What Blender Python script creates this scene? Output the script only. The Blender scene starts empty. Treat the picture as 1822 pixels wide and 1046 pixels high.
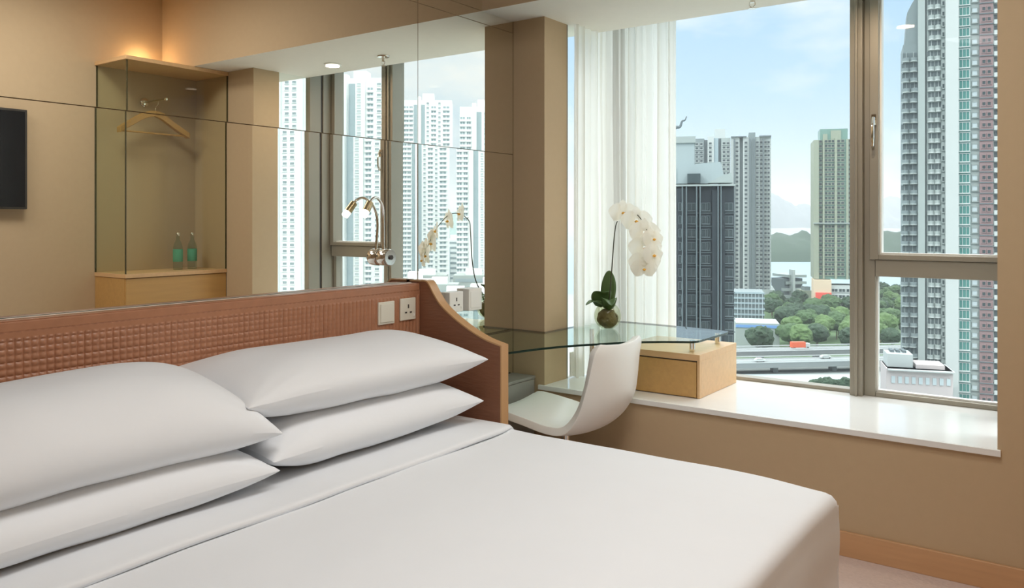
import bpy, bmesh, math, random
from mathutils import Vector, Matrix, noise
random.seed(7)
PI = math.pi
S = bpy.context.scene
COL = S.collection

# ------------------------------------------------------------------ camera
# room axes: x = 0 is the mirror wall, y = 0 the window wall, z = 0 the floor
TH = 0.6242
cam = bpy.data.cameras.new('camera')
camo = bpy.data.objects.new('camera', cam)
COL.objects.link(camo)
camo.location = (2.4717, -3.4402, 1.35)
camo.rotation_euler = (PI / 2, 0, TH)
cam.sensor_width = 36
cam.lens = 1442.13 * 36 / 1822
cam.shift_y = (392.26 - 523) / 1822
cam.clip_start = 0.05
cam.clip_end = 20000
S.camera = camo

S.view_settings.view_transform = 'Standard'
S.view_settings.look = 'None'
S.view_settings.gamma = 1
S.view_settings.use_curve_mapping = False
S.view_settings.exposure = 0.0
S.render.engine = 'CYCLES'
S.cycles.max_bounces = 10
S.cycles.diffuse_bounces = 5
S.cycles.glossy_bounces = 6
S.cycles.transmission_bounces = 8
S.cycles.transparent_max_bounces = 32
S.cycles.sample_clamp_indirect = 6
S.cycles.caustics_reflective = False
S.cycles.caustics_refractive = False

# ------------------------------------------------------------------ sky
W = bpy.data.worlds.new('sky')
S.world = W
W.use_nodes = True
nt = W.node_tree
nt.nodes.clear()
N = nt.nodes.new
L = nt.links.new
tc = N('ShaderNodeTexCoord')
sep = N('ShaderNodeSeparateXYZ'); L(tc.outputs['Generated'], sep.inputs[0])
ramp = N('ShaderNodeValToRGB'); L(sep.outputs['Z'], ramp.inputs[0])
cr = ramp.color_ramp
cr.elements[0].position = 0.0; cr.elements[0].color = (0.60, 0.73, 0.82, 1)
cr.elements[1].position = 0.55; cr.elements[1].color = (0.22, 0.45, 0.82, 1)
e = cr.elements.new(0.06); e.color = (0.62, 0.79, 0.92, 1)
e = cr.elements.new(0.15); e.color = (0.52, 0.76, 0.97, 1)
e = cr.elements.new(0.30); e.color = (0.42, 0.68, 0.98, 1)
mp = N('ShaderNodeMapping'); L(tc.outputs['Generated'], mp.inputs[0])
mp.inputs['Scale'].default_value = (1, 1, 2.6)
mp.inputs['Location'].default_value = (0.35, 0.1, 0.0)
no = N('ShaderNodeTexNoise'); L(mp.outputs[0], no.inputs['Vector'])
no.inputs['Scale'].default_value = 2.6; no.inputs['Detail'].default_value = 7; no.inputs['Roughness'].default_value = 0.52
# more cloud towards +x (the part of the sky the wall mirror shows), little over the bay
mr0 = N('ShaderNodeMapRange'); L(sep.outputs['X'], mr0.inputs[0])
mr0.inputs['From Min'].default_value = -0.25; mr0.inputs['From Max'].default_value = 0.5
mr0.inputs['To Min'].default_value = 0.0; mr0.inputs['To Max'].default_value = 0.12
ad = N('ShaderNodeMath'); ad.operation = 'ADD'; L(no.outputs['Fac'], ad.inputs[0]); L(mr0.outputs[0], ad.inputs[1])
mr = N('ShaderNodeMapRange'); L(ad.outputs[0], mr.inputs[0])
mr.inputs['From Min'].default_value = 0.52; mr.inputs['From Max'].default_value = 0.66
mx = N('ShaderNodeMixRGB'); L(mr.outputs[0], mx.inputs[0]); L(ramp.outputs[0], mx.inputs[1])
mx.inputs[2].default_value = (1.0, 1.03, 1.05, 1)
# upper sky boosted out of view, added to light the curtain and room
hi = N('ShaderNodeMapRange'); hi.interpolation_type = 'SMOOTHSTEP'; L(sep.outputs['Z'], hi.inputs[0])
hi.inputs['From Min'].default_value = 0.30; hi.inputs['From Max'].default_value = 0.55
hi.inputs['To Min'].default_value = 0.0; hi.inputs['To Max'].default_value = 1.0
mh = N('ShaderNodeMixRGB'); L(hi.outputs[0], mh.inputs[0]); L(mx.outputs[0], mh.inputs[1]); mh.inputs[2].default_value = (4.1, 4.2, 4.3, 1)
bg = N('ShaderNodeBackground'); L(mh.outputs[0], bg.inputs[0]); bg.inputs[1].default_value = 1.0
wo = N('ShaderNodeOutputWorld'); L(bg.outputs[0], wo.inputs[0])

def light(name, kind, loc, energy, color=(1, 1, 1), rot=(0, 0, 0), **kw):
    l = bpy.data.lights.new(name, kind)
    l.energy = energy; l.color = color
    for k, v in kw.items(): setattr(l, k, v)
    o = bpy.data.objects.new(name, l); COL.objects.link(o)
    o.location = loc; o.rotation_euler = rot
    return o
sd = Vector((-0.45, -0.62, 0.64))      # towards the sun: behind this building, so none enters the room
so = light('sun', 'SUN', (0, 0, 200), 1.3, (1.0, 0.97, 0.9), angle=0.03)
so.rotation_euler = sd.to_track_quat('Z', 'Y').to_euler()
# daylight portal in the bay window
light('window_portal', 'AREA', (1.2, 0.9, 1.5), 1, rot=(-PI / 2, 0, 0), shape='RECTANGLE', size=2.1, size_y=2.1)
bpy.data.lights['window_portal'].cycles.is_portal = True
# added unseen ceiling fill, then soffit and closet lamps (fixtures built below)
WARM = (1.0, 0.80, 0.60)
light('added_fill_light', 'AREA', (1.95, -2.6, 2.86), 25, (1.0, 0.985, 0.955), shape='DISK', size=1.0)
light('added_fill_light_2', 'AREA', (1.9, -1.35, 2.86), 19, (1.0, 0.975, 0.94), shape='DISK', size=0.6)
light('soffit_downlight_light', 'AREA', (1.656, 0.12, 2.375), 4, WARM, shape='DISK', size=0.09)
light('closet_top_light', 'POINT', (2.785, -0.44, 2.425), 1.9, (1.0, 0.66, 0.34), shadow_soft_size=0.02)

# ------------------------------------------------------------------ materials
MATS = {}
def mat(name, color, rough=0.6, metal=0.0, **kw):
    if name in MATS: return MATS[name]
    m = bpy.data.materials.new(name); m.use_nodes = True
    b = m.node_tree.nodes['Principled BSDF']
    c = color if len(color) == 4 else (*color, 1)
    b.inputs['Base Color'].default_value = c
    b.inputs['Roughness'].default_value = rough
    b.inputs['Metallic'].default_value = metal
    for k, v in kw.items():
        b.inputs[k.replace('_', ' ')].default_value = v
    MATS[name] = m
    return m
def vary(m, scale=4.0, amount=0.12, bump=0.0, stretch=(1, 1, 1), detail=4, bdist=0.01):
    """procedural variation of the base colour and a fine bump"""
    t = m.node_tree; b = t.nodes['Principled BSDF']; n = t.nodes.new; l = t.links.new
    c = b.inputs['Base Color'].default_value[:]
    co = n('ShaderNodeTexCoord'); mpp = n('ShaderNodeMapping'); l(co.outputs['Object'], mpp.inputs[0])
    mpp.inputs['Scale'].default_value = stretch
    ns = n('ShaderNodeTexNoise'); l(mpp.outputs[0], ns.inputs['Vector'])
    ns.inputs['Scale'].default_value = scale; ns.inputs['Detail'].default_value = detail
    mi = n('ShaderNodeMixRGB'); l(ns.outputs['Fac'], mi.inputs[0])
    mi.inputs[1].default_value = (*[x * (1 - amount) for x in c[:3]], 1)
    mi.inputs[2].default_value = (*[min(1, x * (1 + amount)) for x in c[:3]], 1)
    l(mi.outputs[0], b.inputs['Base Color'])
    if bump:
        bp = n('ShaderNodeBump'); l(ns.outputs['Fac'], bp.inputs['Height'])
        bp.inputs['Strength'].default_value = bump; bp.inputs['Distance'].default_value = bdist
        l(bp.outputs[0], b.inputs['Normal'])
    return m
def wood(name, color, axis=(1, 14, 14)):
    return vary(mat(name, color, 0.38), 3.5, 0.13, 0.05, axis, 6)
def glass(name, tint=(0.95, 0.98, 0.97), refl=1.0, ior=1.45, edge=None):
    m = bpy.data.materials.new(name); m.use_nodes = True
    t = m.node_tree; t.nodes.clear(); n = t.nodes.new; l = t.links.new
    tr = n('ShaderNodeBsdfTransparent'); tr.inputs[0].default_value = (*tint, 1)
    gl = n('ShaderNodeBsdfGlossy'); gl.inputs['Roughness'].default_value = 0.0
    fr = n('ShaderNodeFresnel'); fr.inputs[0].default_value = ior
    ge = n('ShaderNodeNewGeometry')
    inv = n('ShaderNodeMath'); inv.operation = 'SUBTRACT'; inv.inputs[0].default_value = refl; l(ge.outputs['Backfacing'], inv.inputs[1]); inv.use_clamp = True
    mu = n('ShaderNodeMath'); mu.operation = 'MULTIPLY'; l(fr.outputs[0], mu.inputs[0]); l(inv.outputs[0], mu.inputs[1])
    ms = n('ShaderNodeMixShader'); l(mu.outputs[0], ms.inputs[0]); l(tr.outputs[0], ms.inputs[1]); l(gl.outputs[0], ms.inputs[2])
    o = n('ShaderNodeOutputMaterial'); l(ms.outputs[0], o.inputs[0])
    MATS[name] = m
    return m
def emit(name, color, s):
    m = mat(name, color, 0.5); b = m.node_tree.nodes['Principled BSDF']
    b.inputs['Emission Color'].default_value = (*color, 1); b.inputs['Emission Strength'].default_value = s
    return m
def fabric_sheer():
    m = bpy.data.materials.new('sheer'); m.use_nodes = True
    t = m.node_tree; t.nodes.clear(); n = t.nodes.new; l = t.links.new
    df = n('ShaderNodeBsdfDiffuse'); df.inputs[0].default_value = (0.92, 0.92, 0.90, 1)
    tl = n('ShaderNodeBsdfTranslucent'); tl.inputs[0].default_value = (0.96, 0.95, 0.90, 1)
    tr = n('ShaderNodeBsdfTransparent')
    a = n('ShaderNodeMixShader'); a.inputs[0].default_value = 0.55; l(df.outputs[0], a.inputs[1]); l(tl.outputs[0], a.inputs[2])
    b = n('ShaderNodeMixShader'); b.inputs[0].default_value = 0.04; l(a.outputs[0], b.inputs[1]); l(tr.outputs[0], b.inputs[2])
    o = n('ShaderNodeOutputMaterial'); l(b.outputs[0], o.inputs[0])
    return m
SHEER = fabric_sheer()
PAINT = vary(mat('wall_paint', (0.54, 0.405, 0.255), 0.75), 30, 0.03, 0.02)
PAINT2 = vary(mat('ceiling_paint', (0.88, 0.85, 0.77), 0.8), 20, 0.02, 0.01)
CARPET = vary(mat('carpet', (0.62, 0.50, 0.46), 0.95), 60, 0.10, 0.4, detail=3)
OAK = wood('light_oak', (0.70, 0.45, 0.23))
OAKX = wood('light_oak_face', (0.56, 0.33, 0.115), (14, 1, 14))
SKIRT = wood('skirting_oak', (0.60, 0.35, 0.18))
STONE = vary(mat('sill_stone', (0.86, 0.87, 0.86), 0.08), 8, 0.03)
FRAME = mat('window_alu', (0.33, 0.30, 0.245), 0.45, 0.35)
GASKET = mat('gasket', (0.06, 0.05, 0.045), 0.6)
WHITEFR = mat('white_bead', (0.85, 0.85, 0.82), 0.5)
PANE = glass('window_glass', (0.96, 0.985, 0.98), 0.3)
DGLASS = glass('desk_glass', (0.86, 0.93, 0.89), 1.0, 1.5)
DEDGE = mat('glass_edge', (0.012, 0.03, 0.022), 0.2)
CGLASS = glass('closet_glass', (0.95, 0.965, 0.93), 0.5, 1.45)
CEDGE = mat('closet_glass_edge', (0.05, 0.045, 0.02), 0.2)
MIRROR = mat('mirror_silver', (0.91, 0.895, 0.84), 0.0, 1.0)
CHROME = mat('chrome', (0.82, 0.80, 0.76), 0.12, 1.0)
BRONZE = mat('satin_bronze', (0.50, 0.42, 0.26), 0.3, 1.0)
LINEN = vary(mat('white_linen', (0.815, 0.835, 0.865), 0.85), 7, 0.012, 0.10, detail=3, bdist=0.02)
LINEN.node_tree.nodes['Principled BSDF'].inputs['Sheen Weight'].default_value = 0.15
WEAVE = vary(mat('woven_leather', (0.40, 0.185, 0.102), 0.36), 25, 0.15)
LEATHER = vary(mat('wing_leather', (0.25, 0.108, 0.060), 0.42), 18, 0.12, 0.15, (1, 1, 6))
TAN = mat('tan_edge', (0.55, 0.32, 0.15), 0.4)
CAPW = mat('pale_cap', (0.86, 0.78, 0.68), 0.35)
PLATE = mat('switch_plastic', (0.74, 0.72, 0.62), 0.3)
PLATEW = mat('white_plastic', (0.93, 0.92, 0.88), 0.3)
DARK = mat('dark_hole', (0.04, 0.035, 0.03), 0.5)
SHELL = mat('chair_leather', (0.86, 0.86, 0.83), 0.30)
GREYBOX = mat('grey_box', (0.27, 0.26, 0.24), 0.35)
SCREEN = mat('tv_screen', (0.012, 0.013, 0.016), 0.15)
LEAF = vary(mat('orchid_leaf', (0.085, 0.15, 0.05), 0.35), 12, 0.25)
PETAL = mat('orchid_petal', (0.95, 0.94, 0.90), 0.6, Subsurface_Weight=0.2)
def translucent(name, c, f):
    m = bpy.data.materials.new(name); m.use_nodes = True
    t = m.node_tree; b = t.nodes['Principled BSDF']; b.inputs['Base Color'].default_value = (*c, 1); b.inputs['Roughness'].default_value = .6
    tl = t.nodes.new('ShaderNodeBsdfTranslucent'); tl.inputs[0].default_value = (*c, 1)
    ms = t.nodes.new('ShaderNodeMixShader'); ms.inputs[0].default_value = f
    t.links.new(b.outputs[0], ms.inputs[1]); t.links.new(tl.outputs[0], ms.inputs[2]); t.links.new(ms.outputs[0], t.nodes['Material Output'].inputs[0])
    return m
PETAL = translucent('petal', (0.97, 0.96, 0.90), .5)
LIP = mat('orchid_lip', (0.85, 0.45, 0.06), 0.5)
STEM = mat('orchid_stem', (0.05, 0.05, 0.025), 0.5)
MOSS = vary(mat('orchid_roots', (0.24, 0.20, 0.11), 0.9), 40, 0.5, 0.8)
BOWL = glass('bowl_glass', (0.90, 0.91, 0.84), 1.0, 1.45)
HANGW = wood('hanger_wood', (0.50, 0.28, 0.09))
BOTTLE = glass('bottle_glass', (0.82, 0.9, 0.86), 1.0)
LABELG = mat('green_label', (0.10, 0.38, 0.24), 0.6)

# ------------------------------------------------------------------ helpers
def tagp(o, label=None, cat=None, group=None, kind=None):
    if label: o['label'] = label
    if cat: o['category'] = cat
    if group: o['group'] = group
    if kind: o['kind'] = kind
    return o
def empty(name, loc=(0, 0, 0), rz=0, label=None, cat=None, group=None, kind=None):
    o = bpy.data.objects.new(name, None); COL.objects.link(o)
    o.location = loc; o.rotation_euler = (0, 0, rz); o.empty_display_size = 0.1
    return tagp(o, label, cat, group, kind)
def link(name, me, parent=None):
    o = bpy.data.objects.new(name, me); COL.objects.link(o)
    if parent: o.parent = parent
    return o
class MB:
    def __init__(s): s.v = []; s.f = []; s.m = []; s.sm = []
    def add(s, vs, fs, mi=0, smooth=False):
        b = len(s.v); s.v += [tuple(p) for p in vs]
        for f in fs: s.f.append(tuple(i + b for i in f)); s.m.append(mi); s.sm.append(smooth)
        return s
    def box(s, x0, y0, z0, x1, y1, z1, mi=0):
        v = [(x0, y0, z0), (x1, y0, z0), (x1, y1, z0), (x0, y1, z0), (x0, y0, z1), (x1, y0, z1), (x1, y1, z1), (x0, y1, z1)]
        return s.add(v, [(0, 3, 2, 1), (4, 5, 6, 7), (0, 1, 5, 4), (1, 2, 6, 5), (2, 3, 7, 6), (3, 0, 4, 7)], mi)
    def prism(s, pts, z0, z1, mi=0, mside=None, plane='xy', smooth=False):
        n = len(pts)
        def P(a, b, c): return (a, b, c) if plane == 'xy' else ((a, c, b) if plane == 'xz' else (c, a, b))
        v = [P(a, b, z0) for a, b in pts] + [P(a, b, z1) for a, b in pts]
        s.add(v, [tuple(range(n))[::-1], tuple(range(n, 2 * n))], mi)
        s.add(v, [(i, (i + 1) % n, n + (i + 1) % n, n + i) for i in range(n)], mi if mside is None else mside, smooth)
        return s
    def tube(s, pts, r, n=10, mi=0, cap=True):
        pts = [Vector(p) for p in pts]; rs = r if isinstance(r, (list, tuple)) else [r] * len(pts)
        vs = []; up = Vector((0, 0, 1))
        t = (pts[1] - pts[0]).normalized()
        a = t.cross(up if abs(t.z) < 0.95 else Vector((1, 0, 0))).normalized()
        for i, p in enumerate(pts):
            t = (pts[min(i + 1, len(pts) - 1)] - pts[max(i - 1, 0)]).normalized()
            a = (a - t * a.dot(t)).normalized(); b = t.cross(a)
            for k in range(n):
                an = 2 * PI * k / n; vs.append(p + (a * math.cos(an) + b * math.sin(an)) * rs[i])
        fs = [(i * n + k, i * n + (k + 1) % n, (i + 1) * n + (k + 1) % n, (i + 1) * n + k) for i in range(len(pts) - 1) for k in range(n)]
        s.add(vs, fs, mi, True)
        if cap: s.add(vs, [tuple(range(n))[::-1], tuple(range(len(vs) - n, len(vs)))], mi)
        return s
    def lathe(s, prof, c=(0, 0, 0), n=32, mi=0, ax='z'):
        vs = []
        for r, h in prof:
            for k in range(n):
                an = 2 * PI * k / n; p = (r * math.cos(an), r * math.sin(an), h)
                if ax == 'x': p = (h, p[0], p[1])
                elif ax == 'y': p = (p[1], h, p[0])
                vs.append((p[0] + c[0], p[1] + c[1], p[2] + c[2]))
        fs = [(i * n + k, i * n + (k + 1) % n, (i + 1) * n + (k + 1) % n, (i + 1) * n + k) for i in range(len(prof) - 1) for k in range(n)]
        return s.add(vs, fs, mi, True)
    def grid(s, fn, nu, nv, mi=0, smooth=True, skip=None):
        vs = [fn(i / nu, j / nv) for i in range(nu + 1) for j in range(nv + 1)]
        w = nv + 1
        return s.add(vs, [(i * w + j, (i + 1) * w + j, (i + 1) * w + j + 1, i * w + j + 1) for i in range(nu) for j in range(nv) if not (skip and skip((i + .5) / nu, (j + .5) / nv))], mi, smooth)
    def mesh(s, name, mats):
        me = bpy.data.meshes.new(name); me.from_pydata(s.v, [], s.f)
        for m in (mats if isinstance(mats, (list, tuple)) else [mats]): me.materials.append(m)
        me.polygons.foreach_set('material_index', s.m); me.polygons.foreach_set('use_smooth', s.sm)
        me.update(); bm = bmesh.new(); bm.from_mesh(me)
        bmesh.ops.remove_doubles(bm, verts=[v for v in bm.verts if any(f.smooth for f in v.link_faces)], dist=1e-5)
        bmesh.ops.recalc_face_normals(bm, faces=bm.faces); bm.to_mesh(me); bm.free()
        if any(s.sm): me.set_sharp_from_angle(angle=0.75)
        return me
    def build(s, name, mats, parent=None, bevel=0, seg=3):
        o = link(name, s.mesh(name, mats), parent)
        if bevel:
            b = o.modifiers.new('bevel', 'BEVEL'); b.width = bevel; b.segments = seg; b.limit_method = 'ANGLE'; b.angle_limit = 0.6
            b.harden_normals = False
        return o
def bx(name, m, x0, y0, z0, x1, y1, z1, parent=None, bevel=0):
    return MB().box(x0, y0, z0, x1, y1, z1).build(name, m, parent, bevel)
def struct(o, label=None):
    o['kind'] = 'structure'
    if label: o['label'] = label
    return o
def spline(pts, n):
    """Catmull-Rom through pts"""
    P = [Vector(p) for p in pts]; P = [P[0] * 2 - P[1]] + P + [P[-1] * 2 - P[-2]]; out = []
    for i in range(1, len(P) - 2):
        for k in range(n):
            t = k / n; a, b, c, d = P[i - 1:i + 3]
            out.append(0.5 * ((2 * b) + (c - a) * t + (2 * a - 5 * b + 4 * c - d) * t * t + (3 * b - a - 3 * c + d) * t ** 3))
    out.append(P[-2]); return out

# ------------------------------------------------------------------ room shell
RX, FY, CZ = 2.842, -5.2, 2.95         # opposite wall, wall behind the camera, ceiling
JX, JR, SY = 0.197, 2.18, 0.752        # bay: left jamb, right jamb, glass plane
ZS, ZF = 0.514, 2.388                  # sill, soffit
struct(bx('floor', CARPET, -0.15, FY - .15, -0.15, RX + .15, 0.8, 0), 'pale pinkish carpet beside the bed')
struct(bx('wall_left', PAINT, -0.15, FY - .15, 0, 0, 0.212, CZ + .1))
struct(bx('wall_right', PAINT, RX, FY - .15, 0, RX + .15, 0.212, CZ + .1), 'beige wall opposite the headboard, seen in the mirror')
struct(bx('wall_front', PAINT, 0, FY - .15, 0, RX, FY, CZ + .1))
w = MB().box(0, 0, 0, JX, 0.212, CZ).box(JR, 0, 0, RX, 0.212, CZ).box(JX, 0, 0, JR, 0.12, ZS - .024)
struct(w.build('wall_back', PAINT), 'beige window wall with a column beside the mirror')
struct(bx('wall_bay', PAINT2, 0, 0.70, -0.1, JR, 0.85, ZS - .024), 'low wall under the bay window')
struct(bx('ceiling', PAINT2, -0.15, FY - .15, CZ, RX + .15, 0.9, CZ + .15))
w = MB().box(0, -0.268, ZF, RX, 0.473, CZ).box(0, 0.473, 2.60, RX, 0.9, CZ)
sf = w.build('trim_1', [PAINT2, PAINT]); struct(sf, 'lowered cream soffit over the window bay')
for p in sf.data.polygons:
    if p.normal.y < -0.9: p.material_index = 1
struct(bx('baseboard_back', SKIRT, 0.003, -0.016, 0, RX, -0.0005, 0.098, bevel=.002), 'light wood skirting board along the window wall')
struct(bx('baseboard_right', SKIRT, RX - 0.016, FY, 0, RX - .0005, -0.74, 0.098))
struct(MB().box(JX - .03, -0.016, ZS - .024, JR + .012, 0, ZS).box(JX + .0005, 0, ZS - .024, JR - .0005, 0.79, ZS).build('trim_2', STONE, None, .002), 'white polished stone window sill')
# side walls of the bay behind the glass returns
# ------------------------------------------------------------------ windows
Z0, Z1 = ZS, 2.60
w1 = empty('window_1', (0.9, SY, ZS), label='large fixed window pane looking onto the city', kind='structure')
def wpart(name, m, mb, par, bevel=0.0):
    o = mb.build(name, m, None, bevel); o.parent = par
    o.matrix_parent_inverse = Matrix.Translation(-par.location)
    return o
wpart('frame', [FRAME], MB().box(JX + .06, .706, Z0, 1.515, .775, Z0 + .018).box(JX + .06, .706, Z1 - .05, 1.515, .775, Z1).box(JX, .708, Z0, JX + .06, .775, Z1), w1, .003)
wpart('glass_pane', PANE, MB().box(JX + .04, .745, Z0 + .01, 1.53, .751, Z1 - .03), w1)
w2 = empty('window_2', (1.85, SY, ZS), label='narrower window with an opening sash above a transom', kind='structure')
m = MB().box(1.515, .655, Z0, 1.572, .775, Z1)
m.box(1.540, .640, Z0, 1.552, .656, Z1)
wpart('mullion', [FRAME], m, w2, .003)
wpart('frame', [FRAME], MB().box(1.622, .69, Z0, 2.135, .775, Z0 + .022).box(1.622, .69, Z1 - .05, 2.135, .775, Z1).box(1.572, .69, Z0, 1.622, .775, Z1).box(2.135, .71, Z0, 2.165, .775, Z1), w2, .003)
wpart('transom', [FRAME], MB().box(1.623, .685, 1.085, 2.16, .775, 1.165), w2, .003)
wpart('sash_frame', [FRAME], MB().box(1.60, .672, 1.166, 1.640, .75, 2.54).box(2.125, .672, 1.166, 2.162, .75, 2.54).box(1.64, .672, 1.166, 2.125, .75, 1.19), w2, .003)
wpart('glazing_bead', [WHITEFR], MB().box(1.640, .70, 1.19, 1.648, .745, 2.55).box(1.648, .70, 1.19, 2.124, .745, 1.198).box(1.622, .715, Z0 + .022, 1.630, .745, 1.085).box(1.63, .715, Z0 + .022, 2.134, .745, Z0 + .030), w2)
wpart('glass_pane', PANE, MB().box(1.63, .745, 1.18, 2.13, .750, 2.56), w2)
wpart('glass_pane', PANE, MB().box(1.61, .745, Z0 + .012, 2.14, .750, 1.10), w2)
hd = MB().box(1.612, .655, 1.80, 1.632, .675, 1.85)
hd.tube(spline([(1.622, .648, 1.835), (1.622, .635, 1.80), (1.622, .635, 1.74), (1.618, .645, 1.70)], 5), .007, 8)
wpart('handle', CHROME, hd, w2)
w3 = empty('window_3', (JX, .48, ZS), label='narrow side pane of the bay behind the curtain', kind='structure')
wpart('glass_pane', PANE, MB().box(JX - .008, .212, Z0, JX - .002, .70, Z1), w3)
wpart('frame', FRAME, MB().box(JX - .03, .212, Z0, JX, .225, Z1).box(JX - .03, .66, Z0, JX, .775, Z1).box(JX - .03, .212, Z0 - .05, JX, .775, Z0), w3)
w4 = empty('window_4', (JR, .48, ZS), label='narrow side pane at the far end of the bay', kind='structure')
wpart('glass_pane', PANE, MB().box(JR + .002, .212, Z0, JR + .008, .60, Z1), w4)
wpart('frame', [FRAME, GASKET], MB().box(2.166, .475, Z0, 2.215, .58, Z1).box(2.174, .58, Z0, 2.215, .60, Z1, 1).box(2.166, .60, Z0, 2.215, .775, Z1).box(JR, .212, Z0 - .05, JR + .03, .775, Z0), w4, .004)

# ------------------------------------------------------------------ mirror wall
YS = -0.738                            # vertical joint between the mirror sheets
def mirror(label, y0, y1, z0, z1, tilt=0.0):
    g = .0015
    hy, hz = (y1 - y0) / 2 - g, (z1 - z0) / 2 - g
    o = MB().box(-.0035, -hy, -hz, 0.0015, hy, hz).build('wall_mirror', MIRROR)
    o.location = (0.004, (y0 + y1) / 2, (z0 + z1) / 2)
    o.rotation_euler = (0, 0, tilt)
    return tagp(o, label, 'mirror')
mirror('large mirror sheet on the headboard wall, middle row behind the bed', FY + .3, YS, 1.694, 2.326)
mirror('large mirror sheet just above the headboard, bottom row behind the bed', FY + .3, YS, 0.02, 1.694, 0.0012)
mirror('mirror strip nearest the ceiling above the bed', FY + .3, YS, 2.326, CZ)
mirror('narrow mirror sheet beside the column, middle row', YS, -.008, 1.694, 2.326)
mirror('narrow mirror sheet beside the column, bottom row behind the glass desk', YS, -.008, 0.02, 1.694, 0.002)
mirror('short narrow mirror strip under the soffit by the column', YS, -.008, 2.326, ZF)
mirror('small mirror piece above soffit level at the top of the photo', YS, -.27, ZF, CZ)
struct(bx('trim_3', CHROME, 0.0, -.008, 0.0, .006, 0.0, ZF), 'thin polished strip where mirror meets the column')

# ------------------------------------------------------------------ bed
BY0, BY1 = -2.86, -0.822
bed = empty('bed', (1.0, -1.84, 0), label='wide bed made up with white linen against the woven headboard', cat='bed')
def rel(o, par):
    o.parent = par; o.matrix_parent_inverse = Matrix.Translation(-par.location); return o
rel(bx('bed_base', mat('base_fabric', (0.5, 0.45, 0.4), .9), .11, BY0 + .05, .06, 1.76, BY1 - .03, .26, bevel=.02), bed)
rel(bx('mattress', LINEN, .11, BY0 + .03, .26, 1.78, BY1 - .015, .50, bevel=.05), bed)
for x in (.2, 1.65):
    for y in (BY0 + .15, BY1 - .15): rel(MB().lathe([(0, 0), (.025, 0), (.03, .07), (0, .07)], (x, y, 0), 12).build('leg', DARK), bed)
def nz(x, y, s, a): return a * noise.noise(Vector((x * s, y * s, 3.1)))
# duvet: top plus rounded sides falling towards the floor
def duvet(u, v):
    # u along x (0 head .. 1 foot), v along y; parametrise by arc length over the edge
    X0, X1, R = .44, 1.830, .036
    drop = .40
    lx = (X1 - X0); tot = lx + drop
    d = u * tot
    def fold(d, l):
        if d < l - R: return d, 0.0
        t = (d - (l - R)) / (R * PI / 2)
        if t < 1: return l - R + R * math.sin(t * PI / 2), -(R - R * math.cos(t * PI / 2))
        return l + .002 * math.sin(d * 30), -(R + (d - (l - R) - R * PI / 2))
    px_, dz1 = fold(d, lx)
    ly = BY1 - BY0; toty = ly + 2 * drop; e = v * toty - drop - ly / 2
    sgn = 1 if e >= 0 else -1
    py_, dz2 = fold(abs(e), ly / 2)
    x = X0 + px_; y = (BY0 + BY1) / 2 + sgn * py_
    if dz1 < -R and dz2 < -R:   # corner: pull both sides in
        k = min(dz1, dz2); dz = k
        x -= .0; y -= 0
    else: dz = dz1 + dz2 if (dz1 > -R and dz2 > -R) else min(dz1, dz2)
    inn = min(1, max(0, (x - X0) / .3)) if True else 1
    # gentle sag towards the foot, crown in the middle, soft ripples
    top = .528 - .020 * max(0, (x - 1.45) / .4) ** 1.6 + .012 * (1 - ((y - (BY0 + BY1) / 2) / (ly / 2)) ** 4)
    top += nz(x, y, 2.2, .006) + nz(x + 5, y, 6, .0025)
    rip = 0.0
    if dz1 < -.05: x += .004 * math.sin(y * 9 + 1) * min(1, (-dz1 - .05) / .2)
    if dz2 < -.05: y += sgn * .003 * math.sin(x * 9) * min(1, (-dz2 - .05) / .2)
    return (x, y, max(.08, top + dz))
def dcorner(u, v):
    tot = 1.39 + .40; toty = BY1 - BY0 + .8
    return u * tot > 1.39 + .02 and abs(v * toty - toty / 2) > (BY1 - BY0) / 2 + .02
dv = MB().grid(duvet, 90, 130, skip=dcorner).build('duvet', LINEN)
md = dv.modifiers.new('thick', 'SOLIDIFY'); md.thickness = .012; md.offset = -1
tagp(dv, 'smooth white duvet covering the bed and falling over its foot end', 'duvet')
# turned-down sheet with a crisp edge
def sheet(u, v):
    X0, X1 = .10, .652
    x = X0 + (X1 - X0) * u; ly = BY1 - BY0 - .004
    drop = .3; e = v * (ly + 2 * drop) - drop - ly / 2; sgn = 1 if e > 0 else -1; a = abs(e); R = .045
    if a < ly / 2 - R: py_, dz = a, 0
    else:
        t = (a - (ly / 2 - R)) / (R * PI / 2)
        if t < 1: py_, dz = ly / 2 - R + R * math.sin(t * PI / 2), -(R - R * math.cos(t * PI / 2))
        else: py_, dz = ly / 2 + .008, -(R + a - (ly / 2 - R) - R * PI / 2)
    y = (BY0 + BY1) / 2 + sgn * py_
    x += .008 * math.sin(y * 2.2) * u + .003 * math.sin(y * 9) * u - .05 * max(0, (y + 1.05) / .25) ** 2 * u * (u > .5)
    top = .547 + .012 * (1 - ((y - (BY0 + BY1) / 2) / (ly / 2)) ** 4) + nz(x + 9, y, 2.4, .006) - (.007 if u > .985 else 0)
    return (x, y, top + dz)
sh = MB().grid(sheet, 40, 120).build('folded_sheet', LINEN)
md = sh.modifiers.new('thick', 'SOLIDIFY'); md.thickness = .012; md.offset = -1
tagp(sh, 'white sheet turned down over the duvet in front of the pillows', 'bed sheet')

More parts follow.
